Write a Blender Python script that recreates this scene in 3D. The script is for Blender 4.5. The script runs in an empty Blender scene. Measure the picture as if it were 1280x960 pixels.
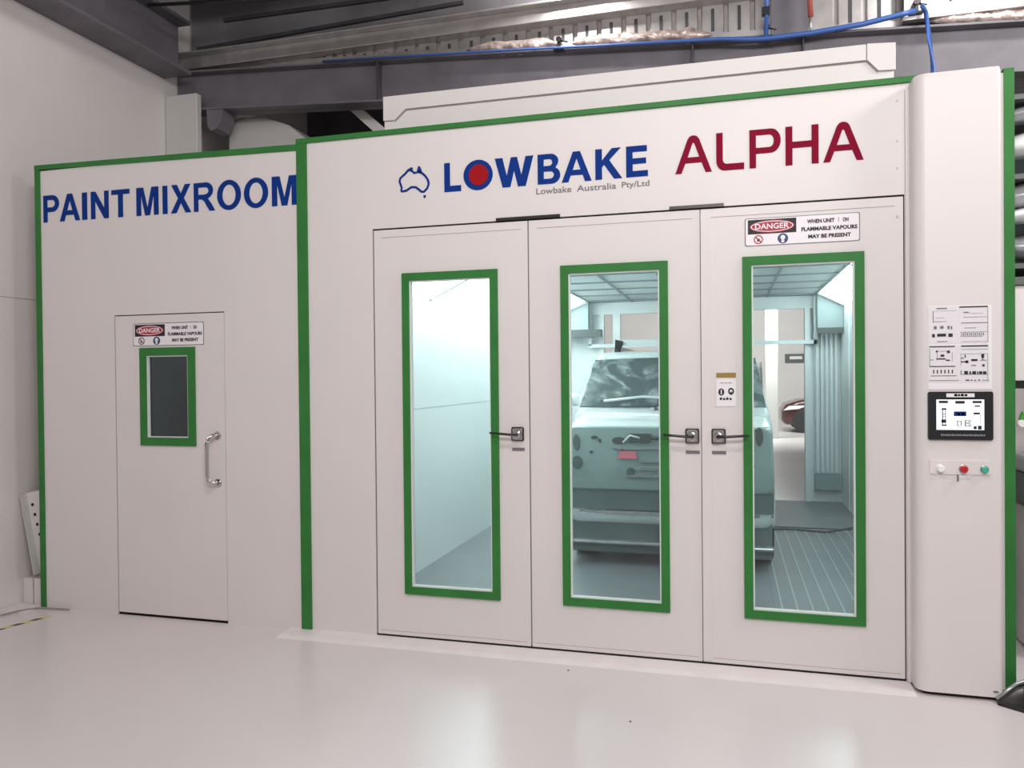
import bpy, math, random
from mathutils import Vector, Matrix, noise
random.seed(7)
SC = bpy.context.scene
COL = SC.collection
# ------------------------------------------------------------------ camera, world, lights, exposure
HC = 1.625
yaw, pitch, roll = math.radians(-15.605), math.radians(-0.5562), math.radians(-0.5386)
cy, sy = math.cos(yaw), math.sin(yaw)
fwd = Vector((sy, cy, 0)); rgt = Vector((cy, -sy, 0)); upv = Vector((0, 0, 1))
f2 = fwd*math.cos(pitch) + upv*math.sin(pitch)
u2 = upv*math.cos(pitch) - fwd*math.sin(pitch)
r3 = rgt*math.cos(roll) + u2*math.sin(roll)
u3 = u2*math.cos(roll) - rgt*math.sin(roll)
cd = bpy.data.cameras.new('camera'); cam = bpy.data.objects.new('camera', cd); COL.objects.link(cam)
cd.sensor_width = 36; cd.lens = 36*970/1280; cd.clip_start = .05; cd.clip_end = 200
mw = Matrix(((r3.x, u3.x, -f2.x), (r3.y, u3.y, -f2.y), (r3.z, u3.z, -f2.z))).to_4x4()
mw.translation = (0, 0, HC)
cam.matrix_world = mw
SC.camera = cam
SC.view_settings.view_transform = 'Standard'; SC.view_settings.look = 'None'
SC.view_settings.gamma = 1; SC.view_settings.use_curve_mapping = False
SC.view_settings.exposure = 0.0
W = bpy.data.worlds.new('world'); SC.world = W; W.use_nodes = True
W.node_tree.nodes['Background'].inputs[0].default_value = (.93, .90, .92, 1)
W.node_tree.nodes['Background'].inputs[1].default_value = .38

def area(name, loc, size, power, color, target=None, sizey=None):
    l = bpy.data.lights.new(name, 'AREA'); l.energy = power; l.color = color
    l.shape = 'RECTANGLE'; l.size = size; l.size_y = sizey or size
    o = bpy.data.objects.new(name, l); COL.objects.link(o); o.location = loc
    d = (Vector(target) - Vector(loc)) if target else Vector((0, 0, -1))
    o.rotation_euler = d.to_track_quat('-Z', 'Y').to_euler()
    return o
area('workshop_light', (1.0, -1.1, 4.6), 3.0, 186, (1, .965, .955), (.5, 4.4, 1.6), .8)
area('workshop_light', (-.9, 1.9, 4.7), 1.6, 58, (1, .965, .955), None, .4)
area('workshop_light', (-3.3, -.8, 4.7), 1.2, 13, (1, .96, .95), (-5.0, 2.6, 3.0), .4)  # added left lamp, aimed to lift the left wall
area('side_wall_fill', (-3.5, 3.5, 5.0), .5, 3.2, (1, .965, .955), (-5.0, 5.0, 3.7), .3).data.spread = 1.7  # unseen fill added to brighten only the left wall
area('roof_light', (-1.2, 5.75, 4.95), .5, 26, (1, .96, .94), (-1.15, 6.3, 4.3), .2)
area('roof_light', (1.8, 5.3, 4.9), .6, 22, (1, .96, .94), (1.7, 6.3, 4.2), .2)
area('rear_shop_fill', (.5, 20, 5.0), 4, 1150, (1, .94, .92), (.5, 26, 1), 4)  # added fill that brightens the far wall seen through the booth
area('side_shop_fill', (3.2, 3.6, 4.2), 1.2, 80, (1, .96, .94), (2.2, 6, 2), .5)  # added fill for the rack and cabinet right of the booth
area('mixing_room_fill', (-3.7, 5.0, 2.9), .6, 5, (.88, .95, 1), None, .3)  # weak fill added inside so the small pane is less black
BOOTH_LIGHT = 8.2

# ------------------------------------------------------------------ materials
def new_mat(name):
    m = bpy.data.materials.new(name); m.use_nodes = True
    return m, m.node_tree, m.node_tree.nodes['Principled BSDF']
def mat(name, col, rough=.5, metal=0, spec=.5, noisy=0, scale=6, bump=0, bscale=60, coat=0):
    m, nt, b = new_mat(name)
    b.inputs['Base Color'].default_value = (*col, 1); b.inputs['Roughness'].default_value = rough
    b.inputs['Metallic'].default_value = metal; b.inputs['Specular IOR Level'].default_value = spec
    b.inputs['Coat Weight'].default_value = coat
    tc = nt.nodes.new('ShaderNodeTexCoord')
    if noisy:
        n = nt.nodes.new('ShaderNodeTexNoise'); n.inputs['Scale'].default_value = scale; n.inputs['Detail'].default_value = 4
        nt.links.new(tc.outputs['Object'], n.inputs['Vector'])
        r = nt.nodes.new('ShaderNodeValToRGB')
        r.color_ramp.elements[0].color = (*[c*(1-noisy) for c in col], 1); r.color_ramp.elements[0].position = .3
        r.color_ramp.elements[1].color = (*[min(1, c*(1+noisy)) for c in col], 1); r.color_ramp.elements[1].position = .7
        nt.links.new(n.outputs['Fac'], r.inputs['Fac']); nt.links.new(r.outputs['Color'], b.inputs['Base Color'])
    if bump:
        n = nt.nodes.new('ShaderNodeTexNoise'); n.inputs['Scale'].default_value = bscale
        nt.links.new(tc.outputs['Object'], n.inputs['Vector'])
        bp = nt.nodes.new('ShaderNodeBump'); bp.inputs['Strength'].default_value = bump; bp.inputs['Distance'].default_value = .01
        nt.links.new(n.outputs['Fac'], bp.inputs['Height']); nt.links.new(bp.outputs['Normal'], b.inputs['Normal'])
    return m
def emit(name, col, s):
    m, nt, b = new_mat(name)
    b.inputs['Base Color'].default_value = (.8, .8, .8, 1)
    b.inputs['Emission Color'].default_value = (*col, 1); b.inputs['Emission Strength'].default_value = s
    return m
def glassy(name, tint, refl=1.0):
    m, nt, b = new_mat(name); nt.nodes.remove(b)
    out = nt.nodes['Material Output']
    t = nt.nodes.new('ShaderNodeBsdfTransparent'); t.inputs[0].default_value = (*tint, 1)
    g = nt.nodes.new('ShaderNodeBsdfGlossy'); g.inputs['Roughness'].default_value = .03
    f = nt.nodes.new('ShaderNodeFresnel'); f.inputs[0].default_value = 1.5
    mx = nt.nodes.new('ShaderNodeMixShader')
    mu = nt.nodes.new('ShaderNodeMath'); mu.operation = 'MULTIPLY'; mu.inputs[1].default_value = refl
    nt.links.new(f.outputs[0], mu.inputs[0]); nt.links.new(mu.outputs[0], mx.inputs[0])
    nt.links.new(t.outputs[0], mx.inputs[1]); nt.links.new(g.outputs[0], mx.inputs[2])
    nt.links.new(mx.outputs[0], out.inputs['Surface'])
    return m
def film(name, col, alpha, scale=5):
    """wrinkled plastic sheet: partly transparent, white streaks"""
    m, nt, b = new_mat(name)
    b.inputs['Base Color'].default_value = (*col, 1); b.inputs['Roughness'].default_value = .25
    tc = nt.nodes.new('ShaderNodeTexCoord'); n = nt.nodes.new('ShaderNodeTexNoise')
    n.inputs['Scale'].default_value = scale; n.inputs['Detail'].default_value = 6; n.inputs['Distortion'].default_value = 1.6
    nt.links.new(tc.outputs['Object'], n.inputs['Vector'])
    r = nt.nodes.new('ShaderNodeMapRange'); r.inputs['From Min'].default_value = .50; r.inputs['From Max'].default_value = .70
    r.inputs['To Min'].default_value = alpha; r.inputs['To Max'].default_value = .55
    nt.links.new(n.outputs['Fac'], r.inputs['Value']); nt.links.new(r.outputs[0], b.inputs['Alpha'])
    bp = nt.nodes.new('ShaderNodeBump'); bp.inputs['Strength'].default_value = .6; bp.inputs['Distance'].default_value = .02
    nt.links.new(n.outputs['Fac'], bp.inputs['Height']); nt.links.new(bp.outputs['Normal'], b.inputs['Normal'])
    return m
PANEL = (.72, .675, .66)
M = dict(
    panel=mat('panel_white', PANEL, .42, noisy=.012, scale=2, bump=.02, bscale=25),
    panelin=mat('panel_inside', (.81, .83, .825), .5),
    green=mat('trim_green', (.034, .185, .040), .5, spec=.25, noisy=.10, scale=5),
    gap=mat('gap_black', (.012, .01, .011), .8),
    seam=mat('seam_grey', (.30, .26, .25), .7),
    floor=mat('floor_epoxy', (.70, .65, .65), .28, noisy=.03, scale=1.2, bump=.03, bscale=8),
    boothfloor=mat('booth_floor', (.185, .20, .21), .45, noisy=.08, scale=3),
    curb=mat('ramp_white', (.78, .73, .72), .4, noisy=.04, scale=6),
    wall=mat('wall_painted', (.72, .675, .66), .7, noisy=.03, scale=1.5, bump=.05),
    whitecol=mat('white_paint', (.55, .54, .52), .6),
    steel=mat('steel_painted', (.15, .142, .160), .5, noisy=.15, scale=4),
    steeldk=mat('steel_dark', (.05, .048, .055), .6, noisy=.25, scale=5),
    roof=mat('roof_underside', (.17, .165, .175), .6, metal=.1, noisy=.3, scale=2),
    galv=mat('galvanised', (.50, .48, .47), .32, metal=.7, noisy=.12, scale=8),
    foil=mat('insulation_foil', (.55, .44, .40), .35, metal=.5, noisy=.4, scale=18, bump=1, bscale=25),
    blue=mat('hose_blue', (.04, .11, .36), .4),
    red=mat('pipe_red', (.36, .08, .06), .5),
    navy=mat('vinyl_blue', (.005, .035, .22), .7, spec=.1, noisy=.08, scale=10),
    crimson=mat('vinyl_crimson', (.23, .004, .028), .7, spec=.1),
    dotred=mat('vinyl_red', (.34, .008, .012), .7, spec=.1),
    chrome=mat('chrome', (.62, .60, .58), .16, metal=1),
    dkmetal=mat('dark_metal', (.06, .055, .055), .3, metal=.8),
    black=mat('black_plastic', (.012, .012, .014), .35),
    ink=mat('ink_black', (.015, .013, .018), .6),
    inkgrey=mat('ink_grey', (.16, .15, .17), .6),
    inkred=mat('ink_red', (.42, .015, .04), .5),
    inkblue=mat('ink_blue', (.01, .06, .16), .5),
    white=mat('sign_white', (.84, .80, .83), .4),
    paper=mat('paper', (.74, .72, .74), .5),
    gold=mat('label_gold', (.30, .20, .04), .5),
    reveal=mat('reveal_white', (.72, .76, .74), .45),
    glass=glassy('window_glass', (.885, .945, .94), .9),
    dglass=glassy('dark_glass', (.42, .48, .50), 1.0),
    screen=emit('screen_glow', (.68, .80, .84), .78),
    lamp=emit('booth_lamp', (.87, .985, 1.0), BOOTH_LIGHT),
    btnw=mat('button_white', (.85, .85, .85), .3), btnr=mat('button_red', (.50, .012, .015), .3),
    btng=mat('button_green', (.03, .45, .30), .25),
    yellow=mat('tape_yellow', (.70, .60, .20), .6),
    filter=mat('ceiling_filter', (.66, .70, .70), .8, noisy=.06, scale=9),
    grid=mat('ceiling_grid', (.30, .34, .34), .5),
    greybox=mat('grey_sheet', (.34, .40, .40), .5),
    carwhite=mat('car_white', (.78, .82, .82), .25, coat=.5),
    primer=mat('car_primer', (.28, .36, .345), .35, noisy=.05, scale=4),
    primerdk=mat('car_inner_grey', (.13, .17, .17), .4, noisy=.1, scale=5),
    carred=mat('car_maroon', (.055, .010, .010), .3, coat=.6),
    carglass=mat('car_glass', (.05, .075, .075), .12),
    film=film('masking_film', (.70, .78, .78), .10, 3.2),
    rubber=mat('rubber', (.02, .02, .02), .8),
    pink=mat('pink_tape', (.80, .22, .27), .6),
    silver=mat('silver_plastic', (.42, .42, .44), .22, metal=.5, noisy=.1, scale=6),
    shelf=mat('shelf_grey', (.10, .11, .105), .6),
    brightgreen=mat('bright_green', (.05, .32, .03), .4),
)
# ------------------------------------------------------------------ mesh builder
class MB:
    def __init__(s): s.v = []; s.f = []; s.m = []; s.mats = []; s.sm = []
    def mi(s, m):
        if m not in s.mats: s.mats.append(m)
        return s.mats.index(m)
    def add(s, vs, fs, m, smooth=False):
        o = len(s.v); k = s.mi(m)
        s.v += [tuple(v) for v in vs]
        for f in fs: s.f.append([o+i for i in f]); s.m.append(k); s.sm.append(smooth)
        return s
    def box(s, x0, x1, y0, y1, z0, z1, m, b=0):
        if b:
            return s.prism([(x0+b, z0), (x1-b, z0), (x1, z0+b), (x1, z1-b), (x1-b, z1), (x0+b, z1), (x0, z1-b), (x0, z0+b)], y0, y1, m)
        vs = [(x, y, z) for z in (z0, z1) for y in (y0, y1) for x in (x0, x1)]
        return s.add(vs, [(0, 2, 3, 1), (4, 5, 7, 6), (0, 1, 5, 4), (2, 6, 7, 3), (0, 4, 6, 2), (1, 3, 7, 5)], m)
    def prism(s, poly, a, b, m, ax='y', bev=0):
        """poly in the plane across ax: y->(x,z)  x->(y,z)  z->(x,y)"""
        def P(p, t): return {'y': (p[0], t, p[1]), 'x': (t, p[0], p[1]), 'z': (p[0], p[1], t)}[ax]
        n = len(poly)
        vs = [P(p, a) for p in poly] + [P(p, b) for p in poly]
        fs = [tuple(range(n)), tuple(range(2*n-1, n-1, -1))] + [(i, (i+1) % n, n+(i+1) % n, n+i) for i in range(n)]
        return s.add(vs, fs, m)
    def cyl(s, c, r, h, m, ax='y', n=20, r2=None, smooth=True):
        r2 = r if r2 is None else r2; vs = []
        for k, (t, rr) in enumerate(((0, r), (h, r2))):
            for i in range(n):
                a = 2*math.pi*i/n; u, w = rr*math.cos(a), rr*math.sin(a)
                vs.append({'y': (c[0]+u, c[1]+t, c[2]+w), 'x': (c[0]+t, c[1]+u, c[2]+w), 'z': (c[0]+u, c[1]+w, c[2]+t)}[ax])
        s.add(vs, [(i, (i+1) % n, n+(i+1) % n, n+i) for i in range(n)], m, smooth)
        o = len(s.v)-2*n; k = s.mi(m)
        for f in (range(n), range(n, 2*n)): s.f.append([o+i for i in f]); s.m.append(k); s.sm.append(False)
        return s
    def tube(s, pts, r, m, n=10, closed=False):
        pts = [Vector(p) for p in pts]; vs = []; N = len(pts)
        for i, p in enumerate(pts):
            if closed: t = pts[(i+1) % N]-pts[i-1]
            else: t = pts[min(i+1, N-1)]-pts[max(i-1, 0)]
            t.normalize(); a = Vector((0, 0, 1)) if abs(t.z) < .9 else Vector((1, 0, 0))
            u = t.cross(a).normalized(); w = t.cross(u)
            rr = r[i] if isinstance(r, (list, tuple)) else r
            for k in range(n):
                q = 2*math.pi*k/n; vs.append(p+u*rr*math.cos(q)+w*rr*math.sin(q))
        fs = [(i*n+k, i*n+(k+1) % n, ((i+1) % N)*n+(k+1) % n, ((i+1) % N)*n+k) for i in range(N if closed else N-1) for k in range(n)]
        if not closed: fs += [tuple(range(n)), tuple(range((N-1)*n, N*n))]
        return s.add(vs, fs, m, True)
    def loft(s, rings, m, cap=True, smooth=True, closed=True):
        n = len(rings[0]); vs = [p for r in rings for p in r]
        K = n if closed else n-1
        fs = [(i*n+k, i*n+(k+1) % n, (i+1)*n+(k+1) % n, (i+1)*n+k) for i in range(len(rings)-1) for k in range(K)]
        if cap and closed: fs += [tuple(range(n)), tuple(range((len(rings)-1)*n, len(rings)*n))]
        return s.add(vs, fs, m, smooth)
    def flat(s, contours, m, y, d, tr=lambda p: p, flip=False):
        """filled outline with holes on the facade (x,z), front at y, depth d behind"""
        c = bpy.data.curves.new('tmp', 'CURVE'); c.dimensions = '2D'; c.fill_mode = 'BOTH'; c.extrude = d/2
        for k in contours:
            sp = c.splines.new('POLY'); sp.points.add(len(k)-1); sp.use_cyclic_u = True
            for i, p in enumerate(k): q = tr(p); sp.points[i].co = (q[0], q[1], 0, 1)
        o = bpy.data.objects.new('tmp', c); me = bpy.data.meshes.new_from_object(o)
        s.add([(v.co.x, y+d/2-v.co.z, v.co.y) for v in me.vertices], [tuple(p.vertices) for p in me.polygons], m)
        bpy.data.objects.remove(o); bpy.data.meshes.remove(me); bpy.data.curves.remove(c)
        return s
    def text(s, body, x0, x1, z0, z1, y, m, d=.0012, bold=.0, xh=False):
        c = bpy.data.curves.new('tmp', 'FONT'); c.body = body; c.size = 1; c.offset = bold; c.resolution_u = 3
        o = bpy.data.objects.new('tmp', c); me = bpy.data.meshes.new_from_object(o)
        X = [v.co.x for v in me.vertices]; Z = [v.co.y for v in me.vertices]
        ax, bx, az, bz = min(X), max(X), min(Z), max(Z)
        s.add([(x0+(v.co.x-ax)/(bx-ax)*(x1-x0), y, z0+(v.co.y-az)/(bz-az)*(z1-z0)) for v in me.vertices],
              [tuple(p.vertices) for p in me.polygons], m)
        bpy.data.objects.remove(o); bpy.data.meshes.remove(me); bpy.data.curves.remove(c)
        return s
    def build(s, name, parent=None, bevel=0, solid=0):
        me = bpy.data.meshes.new(name)
        o = bpy.data.objects.new(name, me); COL.objects.link(o)
        off = Vector((0, 0, 0))
        if parent is not None:
            p = parent; 
            while p is not None: off += p.location; p = p.parent
            o.parent = parent
        else:
            # origin at the base centre
            xs = [v[0] for v in s.v]; ys = [v[1] for v in s.v]; zs = [v[2] for v in s.v]
            off = Vector(((min(xs)+max(xs))/2, (min(ys)+max(ys))/2, min(zs))); o.location = off
        me.from_pydata([(v[0]-off.x, v[1]-off.y, v[2]-off.z) for v in s.v], [], s.f)
        for m in s.mats: me.materials.append(m)
        for p, k, sm in zip(me.polygons, s.m, s.sm): p.material_index = k; p.use_smooth = sm
        import bmesh
        bm = bmesh.new(); bm.from_mesh(me); bmesh.ops.recalc_face_normals(bm, faces=bm.faces); bm.to_mesh(me); bm.free()
        if bevel:
            b = o.modifiers.new('bevel', 'BEVEL'); b.width = bevel; b.segments = 2; b.limit_method = 'ANGLE'; b.angle_limit = .8
        if solid:
            b = o.modifiers.new('solid', 'SOLIDIFY'); b.thickness = solid
        return o
def thing(name, label, cat, loc=(0, 0, 0), group=None):
    o = bpy.data.objects.new(name, None); COL.objects.link(o); o.location = loc; o.empty_display_size = .1
    o['label'] = label; o['category'] = cat
    if group: o['group'] = group
    return o
def tag(o, label, cat, group=None, kind=None):
    o['label'] = label; o['category'] = cat
    if group: o['group'] = group
    if kind: o['kind'] = kind
    return o
def lab(o, label): o['label'] = label; return o
def struct(name, mb, label=None, **k):
    o = mb.build(name, **k); o['kind'] = 'structure'
    o['label'] = label or name.replace('_', ' '); o['category'] = name.split('_')[0]
    return o
def arc(cx, cz, rx, rz, a0, a1, n=12):
    return [(cx+rx*math.cos(math.radians(a0+(a1-a0)*i/n)), cz+rz*math.sin(math.radians(a0+(a1-a0)*i/n))) for i in range(n+1)]

YF = 4.444            # plane of the facade
ZT = 3.15             # its top
# ------------------------------------------------------------------ the building
b = MB().box(-5.0, 9, -6, 30, -.1, 0, M['floor'])
struct('floor', b, 'pale glossy epoxy workshop floor')
b = MB().box(-5.25, -5.0, -6, 30, 2.232, 5.3, M['wall']).box(-5.25, -5.0, -6, 30, 0, 2.228, M['wall'])
b.box(-5.25, -5.004, -6, 30, 2.228, 2.232, M['seam'])
struct('wall_left', b, 'painted left wall with a panel joint')
b = MB().box(-5.0, 9, 28, 28.2, 0, 5.3, M['wall'])
struct('wall_back', b, 'far wall of the workshop beyond the booth')
b = MB().box(-5.0, -2.62, 8.6, 8.7, 0, 5.3, M['steel'])  # dark backing, added to keep the gap above the mixing room dark
struct('wall_backing', b, 'dark backing wall added behind the mixing room')
b = MB().box(-5.25, 9, -6, 30, 5.3, 5.4, M['roof'])
struct('ceiling', b, 'dark underside of the roof')
# purlins under the roof
for i, y in enumerate((4.9, 5.55)):
    b = MB(); pr = [(y, 5.02), (y+.08, 5.02), (y+.08, 5.035), (y+.015, 5.035), (y+.015, 5.285), (y+.08, 5.285), (y+.08, 5.3), (y, 5.3)]
    b.prism(pr, -5, 8, M['steeldk'], 'x')
    tag(b.build('purlin'), ['dark steel purlin under the roof nearest the booth front', 'dark steel purlin under the roof over the top casing'][i], 'beam', 'roof purlins')
# eave beam along the left wall (I section)
b = MB(); x0 = -5.0
b.prism([(x0, 4.40), (x0+.30, 4.40), (x0+.30, 4.43), (x0+.165, 4.43), (x0+.165, 4.85), (x0+.30, 4.85), (x0+.30, 4.88), (x0, 4.88), (x0, 4.85), (x0+.135, 4.85), (x0+.135, 4.43), (x0, 4.43)], -4, 6.06, M['steel'])
tag(b.build('eave_beam'), 'dark steel beam running along the top of the left wall', 'beam')
# the big sloping rafter across the picture
def zb(x): return 3.826-.0615*x
def zt(x): return 4.172-.062*x
th = thing('rafter', 'wide grey steel rafter crossing behind the booth top', 'beam', (0, 6.2, 3.8))
b = MB(); X0, X1 = -4.99, 6
b.prism([(X0, zb(X0)), (X1, zb(X1)), (X1, zt(X1)), (X0, zt(X0))], 6.24, 6.26, M['steel']); b.build('web', th)
for n, fn, s_ in (('bottom_flange', zb, 1), ('top_flange', zt, -1)):
    b = MB(); b.prism([(X0, fn(X0)), (X1, fn(X1)), (X1, fn(X1)+.016), (X0, fn(X0)+.016)], 6.15, 6.35, M['steel']); b.build(n, th)
b = MB().prism([(-4.61, 3.95), (-4.57, 3.91), (-4.51, 3.93), (-4.46, 4.0), (-4.44, 4.12), (-4.62, 4.12)], 6.16, 6.34, M['steel']); b.build('end_bracket', th)
for i, x in enumerate((-2.9, -.25, .55, 2.4)):
    b = MB().box(x-.006, x+.006, 6.16, 6.24, zb(x)+.016, zt(x), M['steeldk']); b.build('stiffener', th)
# column in the corner
b = MB().box(-4.995, -4.655, 6.07, 6.14, 0, 4.24, M['whitecol'])
tag(b.build('corner_column', bevel=.01), 'white boxed column in the far left corner', 'column')
# white rounded duct panel behind the rafter
b = MB(); b.prism([(-4.60, 0), (-4.60, 4.08), (-4.45, 4.12), (-4.2, 4.10), (-3.95, 4.0), (-3.7, 3.80), (-3.5, 3.55), (-3.4, 3.2), (-3.4, 0)], 6.45, 6.9, M['whitecol'])
tag(b.build('rounded_duct', bevel=.02), 'tall pale duct with a rounded shoulder showing above the mixing room', 'duct')
b = MB()
b.prism([(-3.42, 4.16), (-3.30, 4.16), (-2.80, 3.72), (-2.94, 3.72)], 6.5, 6.56, M['wall'])
tag(b.build('roof_brace'), 'pale diagonal roof brace glimpsed under the rafter', 'brace')

# ribbed fascia above the rafter
th = thing('ribbed_fascia', 'galvanised ribbed sheet above the rafter with shade painted in its rib grooves', 'sheet', (-1, 6.3, 4.2))
b = MB(); x = -4.98; prof = []
while x < 3.2:
    prof += [(x, 6.34), (x+.155, 6.34), (x+.163, 6.37), (x+.192, 6.37)]; x += .2
vs = []; fs = []
for (px, py) in prof: vs += [(px, py, zt(px)+.10), (px, py, 4.62)]
for i in range(len(prof)-1): fs.append((2*i, 2*i+2, 2*i+3, 2*i+1))
b.add(vs, fs, M['galv']); b.build('ribbed_sheet', th, solid=.003)
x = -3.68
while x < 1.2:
    if not .3 < x < .62: MB().box(x+.165, x+.190, 6.332, 6.338, zt(x)+.135, 4.50, M['steeldk']).build('groove_shade', th)  # dark strips painting the shade inside the rib grooves
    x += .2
b = MB().box(-4.98, 3.2, 6.22, 6.42, 4.53, 4.66, M['galv']); b.box(-4.98, 3.2, 6.14, 6.22, 4.64, 4.66, M['galv']); b.build('top_flange', th, bevel=.006)
MB().box(-4.98, 3.2, 6.43, 6.45, 4.5, 5.3, M['roof']).build('backing_sheet', th)
for k, (xa, za, xb, zb2) in enumerate(((-4.9, 4.78, -2.2, 4.86), (-4.6, 5.02, -1.6, 4.98), (-4.2, 4.70, -3.1, 4.74))):
    MB().prism([(xa, za), (xb, zb2), (xb, zb2+.03), (xa, za+.035)], 6.40, 6.43, M['steeldk' if k != 2 else 'galv']).build('sheet_lap', th)
b = MB(); b.prism([(-4.98, zt(-4.98)+.05), (3.2, zt(3.2)+.05), (3.2, zt(3.2)+.13), (-4.98, zt(-4.98)+.13)], 6.325, 6.338, M['galv']); b.build('bottom_flange', th)
b = MB().box(.33, .60, 6.28, 6.335, 4.1, 5.0, M['steel']); tag(b.build('steel_post'), 'grey steel post standing between the ribbed sheets', 'post')
b = MB(); vs = []; fs = []
b.box(1.24, 3.2, 6.20, 6.23, zt(2)+.12, 4.62, M['galv'])
for i in range(9): xx = 1.33+i*.2; b.box(xx, xx+.02, 6.196, 6.2, 4.27, 4.60, M['steeldk'])
b.box(1.22, 3.2, 6.14, 6.2, zt(2)+.10, zt(2)+.125, M['galv'])
tag(b.build('bright_end_panel'), 'brighter ribbed metal panel at the right end above the rafter', 'sheet')
# crumpled insulation lying on the rafter
def lump(x0, x1, seed):
    rings = []; N = int((x1-x0)/.035)
    for i in range(N+1):
        x = x0+(x1-x0)*i/N; e = min(1, i/4, (N-i)/4)*.9+.1; r = []
        for k in range(8):
            a = 2*math.pi*k/8; q = .55+.9*noise.noise(Vector((x*9+seed, math.cos(a)*1.5, math.sin(a)*1.5)))
            r.append((x, 6.20+.05*math.cos(a)*(.6+q)*e, zt(x)+.062+.040*math.sin(a)*(.7+q)*e))
        rings.append(r)
    return MB().loft(rings, M['foil'])
tag(lump(-2.1, -1.28, 1).build('insulation_roll'), 'long crumpled foil insulation strip lit beside the black clamp, left one', 'insulation', 'insulation on the rafter')
tag(lump(-1.2, -.1, 5).build('insulation_roll'), 'pinkish crumpled insulation strip right of the black clamp', 'insulation', 'insulation on the rafter')
tag(lump(1.40, 2.9, 9).build('insulation_roll'), 'silver crumpled insulation strip under the bright end panel', 'insulation', 'insulation on the rafter')
# hoses, pipes and clamps
pts = []
for (x, z) in ((-3.4, 4.395), (-2.6, 4.345), (-1.7, 4.285), (-.98, 4.232), (-.5, 4.20), (-.05, 4.168), (.2, 4.135), (.32, 4.128), (.6, 4.13), (.95, 4.15), (1.2, 4.185), (1.30, 4.20)):
    pts.append((x, 6.12, z))
b = MB().tube(pts, [.008, .008, .009, .010, .012, .015, .018, .019, .019, .019, .019, .019], M['blue']); tag(b.build('air_hose'), 'blue air hose draped along the top edge of the rafter', 'hose')
b = MB().tube([(1.335, 6.1, 4.22), (1.352, 6.07, 4.16), (1.352, 5.98, 3.95), (1.335, 5.8, 3.67), (1.325, 5.72, 3.4), (1.32, 5.7, 3.14)], .016, M['blue'])
tag(b.build('drop_hose'), 'blue air hose dropping from the rafter behind the control column', 'hose')
b = MB().tube([(.29, 6.12, 5.2), (.293, 6.12, 4.5), (.285, 6.12, 4.14)], .017, M['blue']).box(.255, .31, 6.10, 6.14, 4.30, 4.36, M['black'])
tag(b.build('riser_hose'), 'short blue hose rising from the rafter to the roof', 'hose')
b = MB().tube([(.585, 6.14, 5.2), (.59, 6.14, 4.5), (.60, 6.14, 4.26)], .02, M['red']).tube([(.60, 6.14, 4.27), (.60, 6.14, 4.13)], .008, M['galv'])
tag(b.build('red_pipe'), 'reddish pipe hanging beside the rising blue hose', 'pipe')
def clamp(x, y, z, label):
    t = thing('hose_clamp', label, 'clamp', (x, y, z), 'hose clamps on the rafter')
    MB().box(x-.045, x+.045, y-.03, y+.04, z, z+.02, M['black']).box(x-.012, x+.014, y-.02, y+.02, z+.02, z+.08, M['black']).build('bracket', t, bevel=.004)
    MB().cyl((x, y-.03, z+.085), .022, .05, M['dkmetal']).tube([(x+.02, y-.01, z+.075), (x+.07, y-.01, z+.06)], .006, M['dkmetal']).build('clip', t)
clamp(-1.30, 6.17, 4.25, 'black clamp between the two foil strips')
clamp(.29, 6.17, 4.145, 'black clamp where the blue hose rises')
clamp(1.31, 6.17, 4.19, 'black clamp under the bright end panel where a blue hose drops')
b = MB().tube([(-4.6, 5.4, 4.72), (-3.6, 5.6, 4.72), (-2.6, 5.8, 4.76), (-1.6, 5.9, 4.82), (-.4, 5.9, 4.84)], .014, M['black'])
tag(b.build('roof_cable'), 'black cable sagging under the dark roof', 'cable')
b = MB()
for i in range(7): b.tube([(-4.4+.07*i, 5.2, 4.9-.03*(i % 3)), (-4.15+.1*i, 5.35, 4.82+.02*(i % 2))], .012, M['galv'])
tag(b.build('roof_fixings'), 'cluster of small metal straps under the roof at upper left', 'fixings', kind='stuff')

# ------------------------------------------------------------------ mixing room
MR = thing('mixing_room', 'white panelled mixing room with green edge trim at left', 'booth', (-3.7, YF, 0))
D0, D1, DT = -4.100, -3.216, 2.074
b = MB()
b.box(-4.745, D0, YF, YF+.06, 0, ZT-.03, M['panel']).box(D1, -2.66, YF, YF+.06, 0, ZT-.03, M['panel']).box(D0, D1, YF, YF+.06, DT, ZT-.03, M['panel'])
b.build('front_panel', MR)
b = MB().box(-4.745, -4.69, YF+.06, 6.05, 0, ZT-.03, M['panel']).box(-4.745, -2.66, 5.99, 6.05, 0, ZT-.03, M['panel']).box(-4.745, -2.66, YF+.06, 6.05, ZT-.08, ZT-.03, M['panel'])
b.build('body_panel', MR)
b = MB().box(-4.765, -4.720, YF-.008, YF+.05, 0, ZT+.005, M['green'])
b.build('corner_trim', MR)
b = MB().prism([(-4.765, ZT-.02), (-2.66, ZT-.062), (-2.66, ZT-.024), (-4.765, ZT+.012)], YF-.010, YF+.07, M['green']); b.build('top_trim', MR)
b = MB().box(D0, D1, YF+.0, YF+.05, 0, .002, M['gap'])
b.box(D0, D0+.008, YF+.012, YF+.05, .0, DT, M['gap']).box(D1-.005, D1, YF+.012, YF+.05, .0, DT, M['gap']).box(D0, D1, YF+.012, YF+.05, DT-.007, DT, M['gap']).build('door_gap', MR)
dr = MB(); wx0, wx1, wz0, wz1 = -3.862, -3.465, 1.20, 1.82
a0, a1, z0, z1 = D0+.008, D1-.004, .016, DT-.007
for bx in ((a0, wx0, z0, z1), (wx1, a1, z0, z1), (wx0, wx1, z0, wz0), (wx0, wx1, wz1, z1)):
    dr.box(bx[0], bx[1], YF+.002, YF+.045, bx[2], bx[3], M['panel'])
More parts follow.
